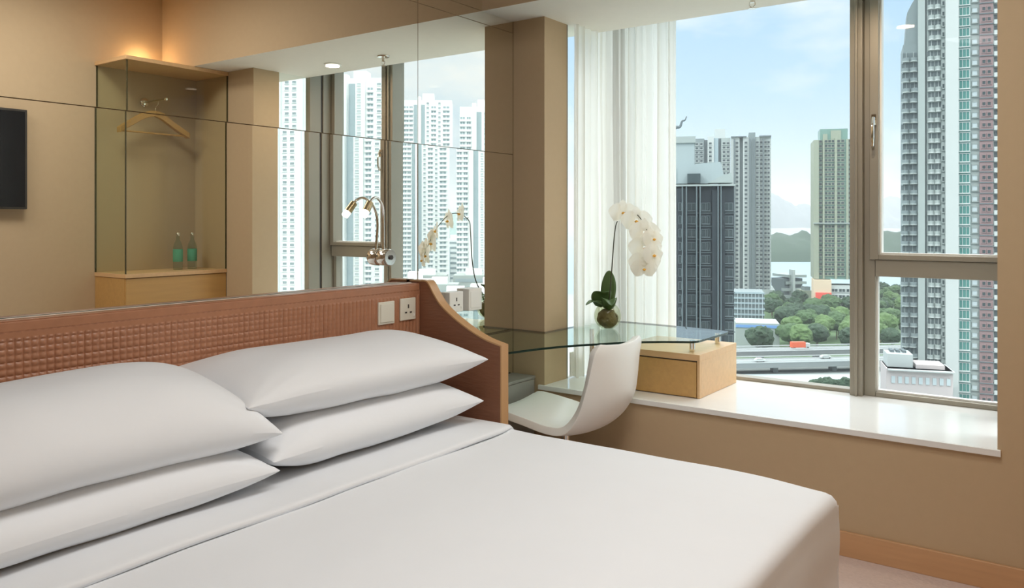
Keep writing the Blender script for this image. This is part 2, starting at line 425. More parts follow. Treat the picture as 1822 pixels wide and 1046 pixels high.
def pillow(label, c, L_, W_, H, rx=0.0, ry=0.0, rz=0.0, seed=0, top=1.0, bot=1.0, group=None, sag=0.0, skew=0.0):
    """L_ along y, W_ along x; the seam plane is z=0"""
    n = 44; mb = MB()
    def pt(u, v, s):
        # pinched corners: sides bow in
        x = W_ / 2 * u * (1 - .07 * (1 - v * v)); y = L_ / 2 * v * (1 - .055 * (1 - u * u))
        a = max(0, 1 - abs(u) ** 2.3) ; b = max(0, 1 - abs(v) ** 4.0)
        h = (a * b) ** .58 * H / 2
        h *= (top if s > 0 else bot)
        h += s * .010 * noise.noise(Vector((x * 5 + seed, y * 5, s))) * (a * b) ** .5
        # radiating corner creases
        cr_ = (abs(u) * abs(v)) ** 3
        h += s * .006 * math.sin(14 * math.atan2(1.02 - abs(v), 1.02 - abs(u))) * cr_ * (a * b) ** .3 * 2
        z = s * h - sag * (abs(v) ** 3) + skew * v
        return (x, y, z)
    for s in (1, -1):
        mb.grid(lambda p, q: pt(2 * p - 1, 2 * q - 1, s), n, n)
    o = mb.build('pillow', LINEN)
    md = o.modifiers.new('sub', 'SUBSURF'); md.levels = 1; md.render_levels = 1
    o.location = c; o.rotation_euler = (rx, ry, rz)
    return tagp(o, label, 'pillow', group)
# right stack (window side) and left stack
pillow('lower white pillow of the stack next to the curved wing', (.300, -1.425, .655), 1.02, .46, .23, 0, .05, 0, 1, .85, .86)
pillow('upper white pillow of the stack next to the curved wing', (.298, -1.455, .842), 1.12, .47, .29, -.01, .11, -.02, 2, .56, .86, sag=.006)
pillow('lower white pillow of the stack farther from the window', (.315, -2.405, .632), 1.00, .46, .24, 0, .05, 0, 3, .80, .74)
pillow('upper white pillow of the stack farther from the window', (.315, -2.405, .806), 1.02, .48, .31, 0, .16, .0, 4, .90, .80, sag=.045)

# ------------------------------------------------------------------ headboard
HX, HZ = .074, 1.078
hb = empty('headboard', (.04, -1.9, 0), label='low headboard in terracotta woven leather with a curved side wing', cat='headboard')
HY0, HY1 = -3.4, -.80
rel(bx('backing_panel', LEATHER, .012, HY0, .02, .055, HY1, HZ - .004, bevel=.002), hb)
def hw(u, v):
    y = -2.95 + (HY1 + 2.95) * u; z = .60 + (HZ - .030 - .60) * v
    sy = abs(math.sin(PI * y / .021)) ** .5; sz = abs(math.sin(PI * z / .0185 + (int(math.floor(y / .021)) % 2) * 0.0)) ** .5
    k = min(1, max(0, (-1.25 - y) / .5)) * .72 + .16
    h = .0060 * sy * ((1 - k) + k * sz)
    if z > HZ - .075 and z < HZ - .03: h = .0035 if z > HZ - .050 else h
    return (HX - .0045 + h, y, z)
rel(MB().box(.055, HY0, .10, .068, HY1, .60).build('lower_panel', WEAVE), hb)
rel(MB().grid(hw, 1000, 135).build('woven_panel', WEAVE), hb)
rel(MB().box(.055, HY0, HZ - .034, HX, HY1, HZ - .004).build('top_border', WEAVE, None, .004), hb)
rel(MB().box(.0245, HY0, HZ - .004, HX - .003, HY1, HZ - .001).build('top_cap', WEAVE, None, .001), hb)
rel(MB().box(.012, HY0, HZ - .004, .024, HY1, HZ).build('pale_strip', CAPW, None, .001), hb)
# side wing: leather slab with a concave shoulder and a tan edge band
wp = spline([(.07, 1.083), (.112, 1.080), (.150, 1.030), (.190, .985), (.259, .937), (.344, .892), (.428, .858), (.511, .838)], 6)
prof = [(p.x, p.y) for p in wp]
inner = [(.012, 1.083)] + prof + [(.511, .0), (.012, .0)]
rel(MB().prism([(x, z) for x, z in inner], -.798, -.765, plane='xz').build('side_wing', LEATHER), hb)
edge = MB()
outl = [(.012, 1.083)] + prof + [(.511, .0)]
def onrm(i):
    a = Vector(outl[max(i - 1, 0)]); b = Vector(outl[i]); c = Vector(outl[min(i + 1, len(outl) - 1)])
    n1 = (b - a).normalized() if i > 0 else (c - b).normalized(); n2 = (c - b).normalized() if i < len(outl) - 1 else n1
    m_ = Vector((-n1.y - n2.y, n1.x + n2.x)).normalized()
    return m_ * (.006 / max(.5, m_.dot(Vector((-n1.y, n1.x)))))
off = [(outl[i][0] + onrm(i).x, outl[i][1] + onrm(i).y) for i in range(len(outl))]
for i in range(len(outl) - 1):
    (x0, z0), (x1, z1), (X0_, Z0_), (X1_, Z1_) = outl[i], outl[i + 1], off[i], off[i + 1]
    edge.add([(x0, -.800, z0), (x1, -.800, z1), (x1, -.752, z1), (x0, -.752, z0), (X0_, -.800, Z0_), (X1_, -.800, Z1_), (X1_, -.752, Z1_), (X0_, -.752, Z0_)],
             [(4, 5, 6, 7), (0, 1, 5, 4), (2, 3, 7, 6)], 0)
rel(edge.build('edge_band', TAN), hb)
rel(MB().prism(inner, -.765, -.752, plane='xz').build('wing_outer_panel', TAN), hb)
rel(MB().box(.066, -1.075, .896, .0735, -.822, 1.030).build('smooth_patch', WEAVE, None, .002), hb)

def plate(name, label, loc, kind, wid=.094, hei=.094, th=.009, m=None, face='x'):
    o = empty(name, loc, label=label, cat='switch' if kind == 'switch' else 'socket')
    m = m or PLATE
    fp = MB().box(-th, -wid / 2, -hei / 2, 0, wid / 2, hei / 2).build('face_plate', m, o, .003)
    if kind == 'switch':
        MB().box(0, -wid * .40, -hei * .40, .004, wid * .40, hei * .40).build('rocker', m, fp, .0015)
    elif kind == 'socket':
        for i, (y, z, a, b) in enumerate([(0, .012, .003, .008), (-.015, -.014, .006, .003), (.015, -.014, .006, .003)]):
            MB().box(-.001, y - a, z - b, .0012, y + a, z + b).build('pin_hole', DARK, fp)
        MB().box(0, .030, -.032, .003, .038, -.022).build('switch_toggle', PLATEW, fp)
    else:
        MB().box(0, -wid * .38, -hei * .38, .002, wid * .38, hei * .38).build('cover', m, fp, .001)
    return o
plate('light_switch', 'plain square beige rocker switch set in the woven headboard', (.083, -1.013, .966), 'switch')
plate('power_socket', 'square three-pin socket on the headboard next to the wing', (.083, -.883, .971), 'socket')
plate('power_socket', 'white three-pin socket on the mirror behind the curved wing', (.034, -.501, .967), 'socket', .10, .095, .030, PLATEW)
plate('wall_box', 'blank white box on the mirror nearest the orchid', (.044, -.370, .970), 'blank', .10, .105, .040, PLATEW)
ob = plate('power_socket', 'small outlet low on the window jamb below the glass desk', (JX + .012, .285, .585), 'blank', .09, .13, .012, PLATEW)

# ------------------------------------------------------------------ reading lamp
rl = empty('reading_lamp', (0, -.965, 1.194), label='chrome gooseneck reading lamp mounted on the mirror above the headboard', cat='lamp')
wm = MB().lathe([(0, .004), (.033, .004), (.036, .010), (.036, .050), (.033, .058), (0, .058)], (0, 0, 0), 32, ax='x').build('wall_mount', CHROME, rl)
MB().lathe([(0, .058), (.010, .058), (.010, .064), (0, .064)], (0, 0, 0), 16, ax='x').build('switch_button', DARK, wm)
gn = spline([(.025, -.010, .03), (.020, -.006, .15), (.030, -.02, .215), (.040, -.062, .250), (.047, -.098, .243), (.052, -.118, .222)], 10)
MB().tube([(.025, -.010, .026)] + gn, .0055, 10).build('gooseneck', CHROME, rl)
hdir = Vector((.10, -.50, -.62)).normalized()
p0 = Vector((.050, -.110, .232)); p1 = p0 + hdir * .052; p2 = p1 + hdir * .022
lh = MB().tube([p0, p0 + hdir * .004, p1], [.008, .015, .016], 20).build('lamp_head', BRONZE, rl)
MB().tube([p1, p2], [.0155, .0145], 20).build('diffuser', emit('lamp_glow', (1.0, .93, .82), 3.0), lh)

# ------------------------------------------------------------------ desk
desk = empty('glass_desk', (.5, .0, .775), label='clear glass desktop curving from the headboard wing to the window', cat='desk')
fr = [(.008, -.742), (.375, -.742)] + [(p.x, p.y) for p in spline([(.40, -.665, 0), (.430, -.600, 0), (.470, -.460, 0), (.530, -.315, 0), (.605, -.195, 0), (.710, -.045, 0), (.825, .060, 0)], 6)]
fr += [(p.x, p.y) for p in spline([(.895, .105, 0), (.940, .135, 0), (.955, .170, 0)], 4)]
fr += [(.962, .520), (.950, .560), (.90, .575), (.58, .610), (.205, .62), (.205, -.004), (.008, -.004)]
rel(MB().prism(fr, .775, .785, 0, 1).build('desktop', [DGLASS, DEDGE]), desk)
for x, y in ((.895, .235), (.900, .545), (.30, .30)):
    z0 = .7205 if x > .5 else ZS
    rel(MB().lathe([(0, z0), (.014, z0), (.014, .7745), (0, .7745)], (x, y, 0), 18).build('support_post', CHROME), desk)
db = empty('drawer_box', (.74, .39, ZS), label='light oak drawer box standing on the sill under the glass desk', cat='drawer unit')
rel(MB().box(.52, .165, ZS + .001, .968, .628, .690).box(.52, .150, .690, .968, .628, .720).box(.955, .150, ZS + .001, .968, .165, .69).build('body', OAK, None, .0015), db)
rel(bx('drawer_front', OAKX, .522, .150, ZS + .004, .951, .165, .684, bevel=.001), db)
rel(bx('shadow_gap', DARK, .522, .158, .684, .951, .1645, .690), db)

# ------------------------------------------------------------------ chair
ch = empty('desk_chair', (.50, -.28, 0), label='white moulded leather shell chair tucked under the glass desk', cat='chair')
cp = spline([(-.31, 0, .475), (-.26, 0, .482), (-.10, 0, .462), (.04, 0, .440), (.125, 0, .452), (.185, 0, .530), (.225, 0, .640), (.250, 0, .745), (.268, 0, .812)], 6)
def chf(u, v):
    i = u * (len(cp) - 1); k = min(int(i), len(cp) - 2); p = cp[k].lerp(cp[k + 1], i - k)
    w_ = 2 * v - 1; back = min(1, max(0, (u - .45) / .25))
    hw_ = .205 + .012 * math.sin(PI * min(1, u * 1.6)) + .004
    e = max(abs(u - .5) * 2 - .86, 0) / .14
    hw_ *= (1 - .18 * e ** 2.2)
    bow = (1 - abs(w_) ** 2.2)
    x = p.x + .115 * back * bow * (1 - .75 * max(0, u - .6) / .4); z = p.z - .022 * (1 - back) * bow - .03 * back * (1 - back) * bow
    z += .012 * (u > .85) * ((u - .85) / .15) * (w_ * w_)
    return (x, w_ * hw_, z)
so_ = MB().grid(chf, 48, 24).build('shell', SHELL, ch)
md = so_.modifiers.new('thick', 'SOLIDIFY'); md.thickness = .034; md.offset = 0
md = so_.modifiers.new('bevel', 'BEVEL'); md.width = .011; md.segments = 3; md.limit_method = 'ANGLE'; md.angle_limit = .9
MB().lathe([(0, .03), (.028, .03), (.026, .30), (.018, .30), (.018, .405), (.07, .41), (.07, .42), (0, .42)], (0, 0, 0), 24).build('pedestal', CHROME, ch)
MB().lathe([(0, 0), (.20, 0), (.205, .006), (.19, .014), (.03, .03), (0, .03)], (0, 0, 0), 40).build('base', CHROME, ch)

gb = empty('storage_box', (.13, -.42, 0), label='grey box against the mirror under the glass desk', cat='box')
rel(bx('body', GREYBOX, .014, -.725, .0, .150, .012 - .03, .545, bevel=.004), gb)
rel(bx('lid', GREYBOX, .012, -.727, .545, .153, .012 - .028, .560, bevel=.003), gb)

# ------------------------------------------------------------------ orchid
oc = Vector((.395, .300, .785))
orc = empty('potted_orchid', oc, label='white orchid in a round glass bowl on the glass desk', cat='plant')
bp_ = []
for k in range(15):
    a = -PI / 2 + .42 + (PI - .95) * k / 14
    bp_.append((.072 * math.cos(a), .066 + .072 * math.sin(a)))
outer = [(0, 0.0)] + [(r, max(0.0, h)) for r, h in bp_]
inn = [(max(0, r - .003), h + (.003 if i < 3 else 0)) for i, (r, h) in enumerate(bp_)][::-1] + [(0, .006)]
MB().lathe(outer + inn, (0, 0, 0), 40).build('bowl', BOWL, orc)
mm = MB(); mm.grid(lambda u, v: tuple(Vector((math.cos(2 * PI * u) * math.sin(PI * v), math.sin(2 * PI * u) * math.sin(PI * v), -math.cos(PI * v))) * (.055 + .006 * noise.noise(Vector((u * 9, v * 9, 0)))) + Vector((0, 0, .058 - .012 * v))), 32, 20)
mm.build('root_ball', MOSS, orc)
def leafmesh(pts, wid, name='leaf', sv=None):
    P = spline(pts, 6); n = len(P) - 1
    side = Vector(((P[-1] - P[0]).y, -(P[-1] - P[0]).x, 0))
    if side.length < .01: side = Vector((1, 1, 0))
    if sv: side = Vector(sv)
    side.normalize()
    def f(u, v):
        k = min(int(u * n), n - 1); p = P[k].lerp(P[k + 1], u * n - k); w_ = wid * (math.sin(PI * min(1, .12 + u * .88)) ** .6) * (2 * v - 1)
        return tuple(p + side * w_ + Vector((0, 0, abs(w_) * .35)))
    o = MB().grid(f, 20, 6).build(name, LEAF, orc)
    md = o.modifiers.new('t', 'SOLIDIFY'); md.thickness = .002
    return o
# viewing side is (+x,-y): leaves fan along the line the mirror shows edge-on
leafmesh([(.0, 0, .10), (.004, .0, .17), (.010, -.004, .235), (.016, -.012, .305)], .040, sv=(.81, .58, 0))
leafmesh([(-.03, -.02, .11), (-.02, -.035, .145), (-.005, -.045, .180), (.012, -.06, .195)], .052, sv=(.81, .58, 0))
leafmesh([(.02, -.02, .10), (.03, -.04, .14), (.045, -.06, .155), (.07, -.085, .130)], .042, sv=(.7, .7, 0))

leafmesh([(0, 0, .10), (-.02, .01, .13), (-.045, .02, .15), (-.065, .03, .13)], .028)

leafmesh([(0, 0, .10), (-.02, -.04, .13), (-.035, -.09, .145), (-.05, -.14, .13)], .026)
sp = [(.0, 0, .09), (.045, -.055, .20), (.066, -.072, .33), (.080, -.070, .50), (.096, -.066, .565), (.150, -.088, .605), (.220, -.100, .596), (.285, -.125, .525), (.318, -.155, .440), (.322, -.205, .355)]
SP = spline(sp, 8)
MB().tube(SP, [.0035 - .002 * i / len(SP) for i in range(len(SP))], 8).build('stem', STEM, orc)
MB().tube([SP[34], SP[34] + Vector((-.015, -.006, .004))], [.003, .001], 6).build('stem_bud', STEM, orc)
def petal_grid(mb, ang, ln, wd, cup=.2):
    ca, sa = math.cos(ang), math.sin(ang)
    def f(u, v):
        r = .006 + ln * u; w_ = wd * math.sin(PI * min(1, (.08 + .92 * u) ** .8)) ** .7 * (2 * v - 1)
        z = cup * (r * .35 - (2 * v - 1) ** 2 * .008) + .004 * math.sin(u * 6)
        return (ca * r - sa * w_, sa * r + ca * w_, z)
    mb.grid(f, 10, 8)
fm = MB()
for a, l_, w_ in ((PI / 2, .052, .022), (PI / 2 + 2.25, .050, .020), (PI / 2 - 2.25, .050, .020)): petal_grid(fm, a, l_, w_, .1)
for a in (.12, PI - .12): petal_grid(fm, a, .060, .038, .35)
FM = fm.mesh('petals', PETAL)
lm = MB(); lm.grid(lambda u, v: ((.008 * math.sin(PI * u) * math.cos(2 * PI * v)), -.011 * u * 1.2 + .003, .010 + .011 * math.sin(PI * u) * math.sin(2 * PI * v) * .8), 8, 10)
LM = lm.mesh('flower_lip', LIP)
tocam = Vector((.62, -.76, .05))
# flowers hang in two ranks on either side of the arching stem
for i, (k, off, fa, sc) in enumerate([(40, (-.012, 0, .000), (.55, -.8, .1), .95), (47, (.006, 0, -.035), (.5, -.85, -.1), 1.0), (55, (.0, -.01, -.03), (.7, -.6, .0), 1.05),
                                  (60, (.015, .01, -.010), (.9, -.3, .2), .9), (62, (-.02, -.01, -.03), (.55, -.83, 0), 1.05), (67, (.02, .0, -.01), (.9, -.2, .1), .95),
                                  (70, (-.014, 0, -.015), (.6, -.8, -.05), 1.0), (73, (-.005, -.01, -.02), (.6, -.75, -.1), .85)]):
    k = min(k, len(SP) - 1)
    fl = link('flower', FM, orc); fl.location = SP[k] + Vector(off)
    q = Vector(fa).normalized().to_track_quat('Z', 'Y'); fl.rotation_euler = q.to_euler(); fl.scale = (sc * 1.22,) * 3
    lp = link('flower_lip', LM, fl)

# ------------------------------------------------------------------ curtain
def curt_path():
    pts = []
    a = [(.232, .235), (.236, .40), (.240, .60)]
    for i in range(60): t = i / 59; pts.append((.234 + .006 * t, .228 + .40 * t, 1, 0, t * .40))
    for i in range(1, 12):
        an = PI / 2 * i / 12; pts.append((.240 + .05 * (1 - math.cos(an)), .628 + .05 * math.sin(an), math.cos(an), -math.sin(an), .4 + .08 * i / 12))
    for i in range(110): t = i / 109; pts.append((.290 + .322 * t, .678, 0, -1, .48 + .33 * t))
    return pts
CP = curt_path()
def curt(u, v):
    i = int(round(u * (len(CP) - 1))); x, y, nx, ny, d = CP[i]
    z = ZS + .004 + (2.585 - ZS - .004) * v
    ph = d * 2 * PI / .062 + 1.3 * math.sin(d * 23) + .35 * math.sin(z * 1.6 + d * 11)
    amp = .021 * (1 - .3 * v) * (1 + .4 * math.sin(d * 37))
    o = amp * math.sin(ph) + .006 * math.sin(ph * 2.3 + z)
    sx = amp * .45 * math.sin(2 * ph)
    o = max(o, -.024)
    return (x + nx * o - ny * sx * .6, y + ny * o + nx * sx * .6, z)
cu = MB().grid(curt, len(CP) - 1, 24).build('curtain', SHEER)
tagp(cu, 'white sheer curtain gathered in the corner of the bay window', 'curtain')

# ------------------------------------------------------------------ opposite side of the room (shows in the mirror)
tv = empty('television', (RX - .002, -1.75, 1.72), label='black flat television on the wall, seen in the mirror', cat='television')
tc_ = MB().box(-.05, -.586, -.302, -.012, .586, .300).build('casing', DARK, tv, .004)
MB().box(-.0525, -.572, -.288, -.0501, .572, .286).build('screen', SCREEN, tc_)
MB().box(-.012, -.15, -.12, 0, .15, .12).build('wall_bracket', DARK, tv)

CX, CY = 2.467, -.729
cb = empty('closet_cabinet', (2.65, -.365, 0), label='low oak cabinet in the corner, reflected in the mirror', cat='cabinet')
rel(MB().box(CX + .012, CY, .06, RX - .002, -.002, .985).box(CX + .03, CY + .02, 0, RX - .002, -.02, .06).build('body', OAKX, None, .001), cb)
rel(bx('door', OAKX, CX, CY + .003, .065, CX + .012, -.005, .982, bevel=.001), cb)
rel(bx('top', OAK, CX - .006, CY - .004, .987, RX - .002, -.002, 1.012, bevel=.001), cb)
cn = empty('closet_canopy', (2.65, -.365, 2.36), label='thin oak top board of the open closet, seen in the mirror', cat='shelf')
rel(bx('board', OAK, CX - .01, CY - .012, 2.362, RX - .001, -.002, 2.386, bevel=.001), cn)
gp = empty('closet_glass', (CX, -.365, 1.012), label='clear front glass panel of the closet above the cabinet', cat='glass panel')
o = rel(MB().box(CX, CY + .006, 1.013, CX + .008, -.006, 2.361).build('pane', [CGLASS, CEDGE]), gp)
rel(MB().box(CX - .001, CY, 1.013, CX + .009, CY + .0055, 2.361).build('edge_strip', CEDGE), gp)
rel(MB().box(CX - .001, -.0055, 1.013, CX + .009, -.0005, 2.361).build('edge_strip', CEDGE), gp)
gp2 = empty('closet_glass', (2.65, CY, 1.012), label='side glass panel of the closet nearest the television', cat='glass panel')
rel(MB().box(CX + .010, CY, 1.013, RX - .004, CY + .008, 2.361).build('pane', glass('closet_glass_side', (0.90, 0.93, 0.88), 0.7, 1.45)), gp2)
rel(MB().box(RX - .004, CY - .001, 1.013, RX, CY + .009, 2.361).build('edge_strip', CEDGE), gp2)
hk = empty('coat_hook', (RX, -.40, 2.16), label='chrome hanging rod on the closet back wall', cat='hook')
MB().lathe([(0, -.001), (.030, -.001), (.030, -.008), (.022, -.014), (0, -.014)], (0, 0, 0), 28, ax='x').build('rosette', CHROME, hk)
rd = MB().tube([(-.012, 0, 0), (-.26, 0, 0)], .007, 12).build('rod', BRONZE, hk)
MB().lathe([(0, -.258), (.010, -.26), (.012, -.268), (.008, -.276), (0, -.278)], (0, 0, 0), 16, ax='x').build('rod_end', CHROME, rd)
hg = empty('coat_hanger', (2.70, -.40, 2.06), 0, label='wooden coat hanger hanging in the closet', cat='hanger')
ar = spline([(0, 0, .012), (.01, .06, -.002), (.012, .16, -.062), (-.004, .25, -.118)], 6)
ar2 = spline([(0, 0, .012), (.01, -.06, -.002), (.012, -.16, -.062), (-.004, -.25, -.118)], 6)
def flatarm(P):
    mb = MB(); vs = []; fs = []
    for i, p in enumerate(P):
        t = i / (len(P) - 1); hw_ = .019 + .004 * math.sin(PI * t); th = .010 + .014 * t
        for a, b in ((-th, -hw_), (th, -hw_), (th, hw_), (-th, hw_)): vs.append((p.x + a, p.y, p.z + b))
    for i in range(len(P) - 1):
        for k in range(4): fs.append((i * 4 + k, i * 4 + (k + 1) % 4, i * 4 + 4 + (k + 1) % 4, i * 4 + 4 + k))
    fs += [(0, 1, 2, 3), tuple(range(len(vs) - 4, len(vs)))]
    return mb.add(vs, fs, 0)
flatarm(ar).build('shoulder', HANGW, hg, .004); flatarm(ar2).build('shoulder', HANGW, hg, .004)
MB().tube([(-.004, -.235, -.122), (-.004, .235, -.122)], .006, 10).build('trouser_bar', HANGW, hg)
MB().tube(spline([(0, 0, .02), (0, 0, .055), (.0, .018, .078), (0, .012, .105), (0, -.008, .112), (0, -.018, .102)], 5), .0022, 8).build('hook', CHROME, hg)
def bottle(label, x, y):
    b = empty('water_bottle', (x, y, 1.0125), label=label, cat='bottle', group='green labelled bottles on the closet cabinet')
    bb = MB().lathe([(0, 0), (.029, 0), (.031, .01), (.031, .15), (.026, .175), (.012, .205), (.011, .235), (0, .235)], (0, 0, 0), 24).build('body', BOTTLE, b)
    MB().lathe([(.0318, .055), (.0322, .056), (.0322, .140), (.0318, .141)], (0, 0, 0), 24).build('label_band', LABELG, bb)
    MB().lathe([(0, .232), (.014, .232), (.014, .250), (.012, .253), (0, .253)], (0, 0, 0), 18).build('cap', CHROME, bb)
bottle('bottle with green label nearer the television', 2.655, -.254)
bottle('bottle with green label nearer the window wall', 2.655, -.145)
dl = empty('downlight', (1.656, .12, ZF), label='small recessed round downlight in the window soffit', cat='lamp')
dl.location.y = .235; bpy.data.objects['soffit_downlight_light'].location.y = .235
MB().lathe([(.045, -.001), (.058, -.001), (.060, -.004), (.046, -.006), (.045, -.001)], (0, 0, 0), 32).build('trim_ring', PLATEW, dl)
MB().lathe([(0, -.002), (.045, -.002), (.045, -.0005), (0, -.0005)], (0, 0, 0), 32).build('diffuser', emit('downlight_glow', (1.0, .92, .8), 2.5), dl)
spk = empty('fire_sprinkler', (1.188, .236, ZF), label='chrome fire sprinkler hanging from the window soffit', cat='sprinkler')
MB().lathe([(0, -.0005), (.040, -.0005), (.038, -.008), (.012, -.012), (.010, -.035), (0, -.035)], (0, 0, 0), 24).build('escutcheon', CHROME, spk)
MB().tube([(-.012, 0, -.03), (-.014, 0, -.045), (0, 0, -.060)], .0025, 6).tube([(.012, 0, -.03), (.014, 0, -.045), (0, 0, -.060)], .0025, 6).build('yoke_arms', CHROME, spk)
MB().lathe([(0, -.060), (.018, -.060), (.018, -.063), (0, -.063)], (0, 0, 0), 16).build('deflector', CHROME, spk)
for (x, y, r) in ((1.95, -2.6, .5), (1.9, -1.35, .3)):  # housings for the unseen ceiling lamps added to brighten the room
    cl = empty('added_fill_lamp', (x, y, CZ), label='unseen round fill lamp added over the ' + ('near side of the bed' if r > .4 else 'foot corner of the bed'), cat='lamp')
    MB().lathe([(0, -.0005), (r + .03, -.0005), (r + .03, -.07), (r + .015, -.085), (r + .012, -.07), (0, -.07)], (0, 0, 0), 48).build('fill_lamp_housing', PLATEW, cl)
ul = empty('uplight', (2.765, -.44, 2.3865), label='small lamp lying on top of the closet board', cat='lamp')
MB().lathe([(0, 0), (.045, 0), (.05, .018), (.044, .018), (.042, .008), (0, .008)], (0, 0, 0), 28).build('lamp_cup', CHROME, ul)
exec_outside = True

# ================================================================== OUTSIDE
CAMX, CAMY, EYE = 2.4717, -3.4402, 1.35
s_, c_ = math.sin(TH), math.cos(TH)
G = -60.0                                     # street level below the room floor
def at(u, s):                                 # u: lateral tangent*1442 from the view axis, s: distance ahead
    t = (u - 911) / 1442.13
    return (CAMX + s * (-s_ + c_ * t), CAMY + s * (c_ + s_ * t))
def mat_(u, s):                               # the same for what the wall mirror shows
    x, y = at(u, s); return (-x, y)
HAZE = (0.62, 0.76, 0.80)
def hz(c, k): return tuple(a * (1 - k) + b * k for a, b in zip(c, HAZE))
PALE = vary(mat('pale_render', (0.30, 0.345, 0.335), .8), .05, .06)
GREYR = vary(mat('grey_render', (0.165, 0.205, 0.21), .8), .05, .08)
MIDG = mat('mid_grey', (0.11, 0.14, 0.15), .7)
DKG = vary(mat('dark_slate', (0.020, 0.030, 0.038), .5), .1, .3)
DKF = mat('dark_fin', (0.10, 0.13, 0.14), .5)
WINB = mat('window_dark', (0.045, 0.065, 0.07), .2)
WINX = mat('roof_pale', (.30, .36, .37), .6)
WINM = mat('window_mid', (0.10, 0.13, 0.135), .3)
WINK = mat('window_pale_grey', (0.26, 0.32, 0.34), .3)
WINL = mat('window_light', (0.45, 0.52, 0.54), .3)
TEAL = mat('teal_glass', (0.06, 0.20, 0.18), .15)
TEALP = mat('teal_panel', (0.20, 0.38, 0.36), .4)
PINK = vary(mat('pink_tile', (0.24, 0.165, 0.165), .7), .1, .1)
CREAM = vary(mat('cream_tower', (0.26, 0.29, 0.22), .8), .05, .08)
GREENT = mat('green_glass', (0.14, 0.25, 0.21), .3)
WHT = mat('tower_white', (0.44, 0.48, 0.47), .7)
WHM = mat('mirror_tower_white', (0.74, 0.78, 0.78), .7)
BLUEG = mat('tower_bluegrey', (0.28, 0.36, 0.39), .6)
BEIG = mat('beige_block', (0.62, 0.50, 0.36), .8)
REDS = mat('red_sign', (0.75, 0.10, 0.07), .5)
CONC = vary(mat('road_concrete', (0.20, 0.22, 0.22), .8), .2, .1)
RAILM = mat('road_rail', (0.45, 0.48, 0.48), .6)

def windowmesh(name, w_, h_, d, mf, mg, frame=.18, sill=True, split=1):
    mb = MB(); x, z = w_ / 2, h_ / 2
    mb.box(-x, -d, -z, x, 0, -z + frame).box(-x, -d, z - frame, x, 0, z).box(-x, -d, -z + frame, -x + frame, 0, z - frame).box(x - frame, -d, -z + frame, x, 0, z - frame)
    for k in range(1, split): 
        xx = -x + 2 * x * k / split; mb.box(xx - frame / 3, -d, -z + frame, xx + frame / 3, 0, z - frame)
    mb.box(-x + frame, -d * .4, -z + frame, x - frame, 0, z - frame, 1)
    if sill: mb.box(-x - .1, -d - .35, -z - .15, x + .1, 0, -z)
    return mb.mesh(name, [mf, mg])
def balconymesh(name, w_, h_, d, mslab, mrail, mdark, curved=False):
    mb = MB(); x = w_ / 2; n = 8 if curved else 1
    def arc(k): t = -1 + 2 * k / n; return (x * t, -d * (1 - .75 * t * t)) if curved else (x * t, -d)
    pts = [arc(k) for k in range(n + 1)] + [(x, 0), (-x, 0)]
    mb.prism(pts, 0, .35, 0)
    front = [arc(k) for k in range(n + 1)]
    mb.prism(front + [(p[0] * .94, p[1] + .15) for p in front[::-1]], .35, 1.25, 1)
    mb.box(-x * .85, -.1, .35, x * .85, .0, h_ - .25, 2)
    mb.box(-x * .08, -.25, .35, x * .08, 0, h_, 0)
    return mb.mesh(name, [mslab, mrail, mdark])
def array(parent, name, me, spots, cap=100):
    """the largest hundred as parts, the rest as one part"""
    spots = sorted(spots, key=lambda p: abs(p[2] - (EYE - parent.location.z)))
    for p in spots[:cap]:
        o = link(name, me, parent); o.location = p[:3]
        if len(p) > 3: o.rotation_euler = (0, 0, p[3])
    rest = spots[cap:]
    if rest:
        V, F, M = [], [], []
        bv = [v.co.copy() for v in me.vertices]; bf = [tuple(p.vertices) for p in me.polygons]; bm_ = [p.material_index for p in me.polygons]
        for p in rest:
            R = Matrix.Rotation(p[3] if len(p) > 3 else 0, 3, 'Z'); b = len(V); T = Vector(p[:3])
            V += [tuple(R @ v + T) for v in bv]; F += [tuple(i + b for i in f) for f in bf]; M += bm_
        m2 = bpy.data.meshes.new(name); m2.from_pydata(V, [], F)
        for m in me.materials: m2.materials.append(m)
        m2.polygons.foreach_set('material_index', M); m2.update()
        o = link(name, m2, parent); o['kind'] = 'stuff'
def tower(label, xy, yaw, cat='building', name='apartment_tower', group=None):
    return empty(name, (xy[0], xy[1], G), yaw, label=label, cat=cat, group=group)
H = lambda v, s: EYE - G + (392.26 - v) * s / 1442.13      # height above street of image row v at distance s
K = lambda px_, s: px_ * s / 1442.13                        # pixels to metres

# ---- right-hand tall tower (D)
s = 240; t = tower('tall pale tower with teal windows and a pink stripe filling the right window', at(1607, s), TH - .40)
def sx(u, s=240, u0=1605): return K(u - u0, s) * .865
bays = [(1605, 1634, 0, 14, 62, GREYR), (1632, 1645, -.8, 14, 392, PALE), (1645, 1648, .6, 14, 392, MIDG), (1648, 1676, 0, 14, 392, PALE), (1674, 1682, -.5, 14, 392, PALE),
        (1681, 1704, -2.2, 14, 392, WHT), (1704, 1725, -1.2, 14, 392, TEALP), (1725, 1742, -.8, 14, 392, PALE), (1741, 1764, -1.8, 14, 392, PINK), (1764, 1790, -.5, 14, 392, WHT), (1790, 1850, 0.5, 14, 392, PALE)]
for i, (a, b, d0, d1, v, m_) in enumerate(bays):
    top = H(80, s) if i == 0 else EYE - G + 72 - (i < 3) * 5 + i % 3 * 1.5
    MB().box(sx(a), d0, 0, sx(b), d1, top).build('facade_strip', m_, t)
MB().prism([(sx(1608), H(80, s)), (sx(1632), H(80, s)), (sx(1632), H(-8, s)), (sx(1622), H(6, s)), (sx(1613), H(22, s))], .5, 8, plane='xz').build('stepped_top', GREYR, t)
rt0 = random.Random(5)
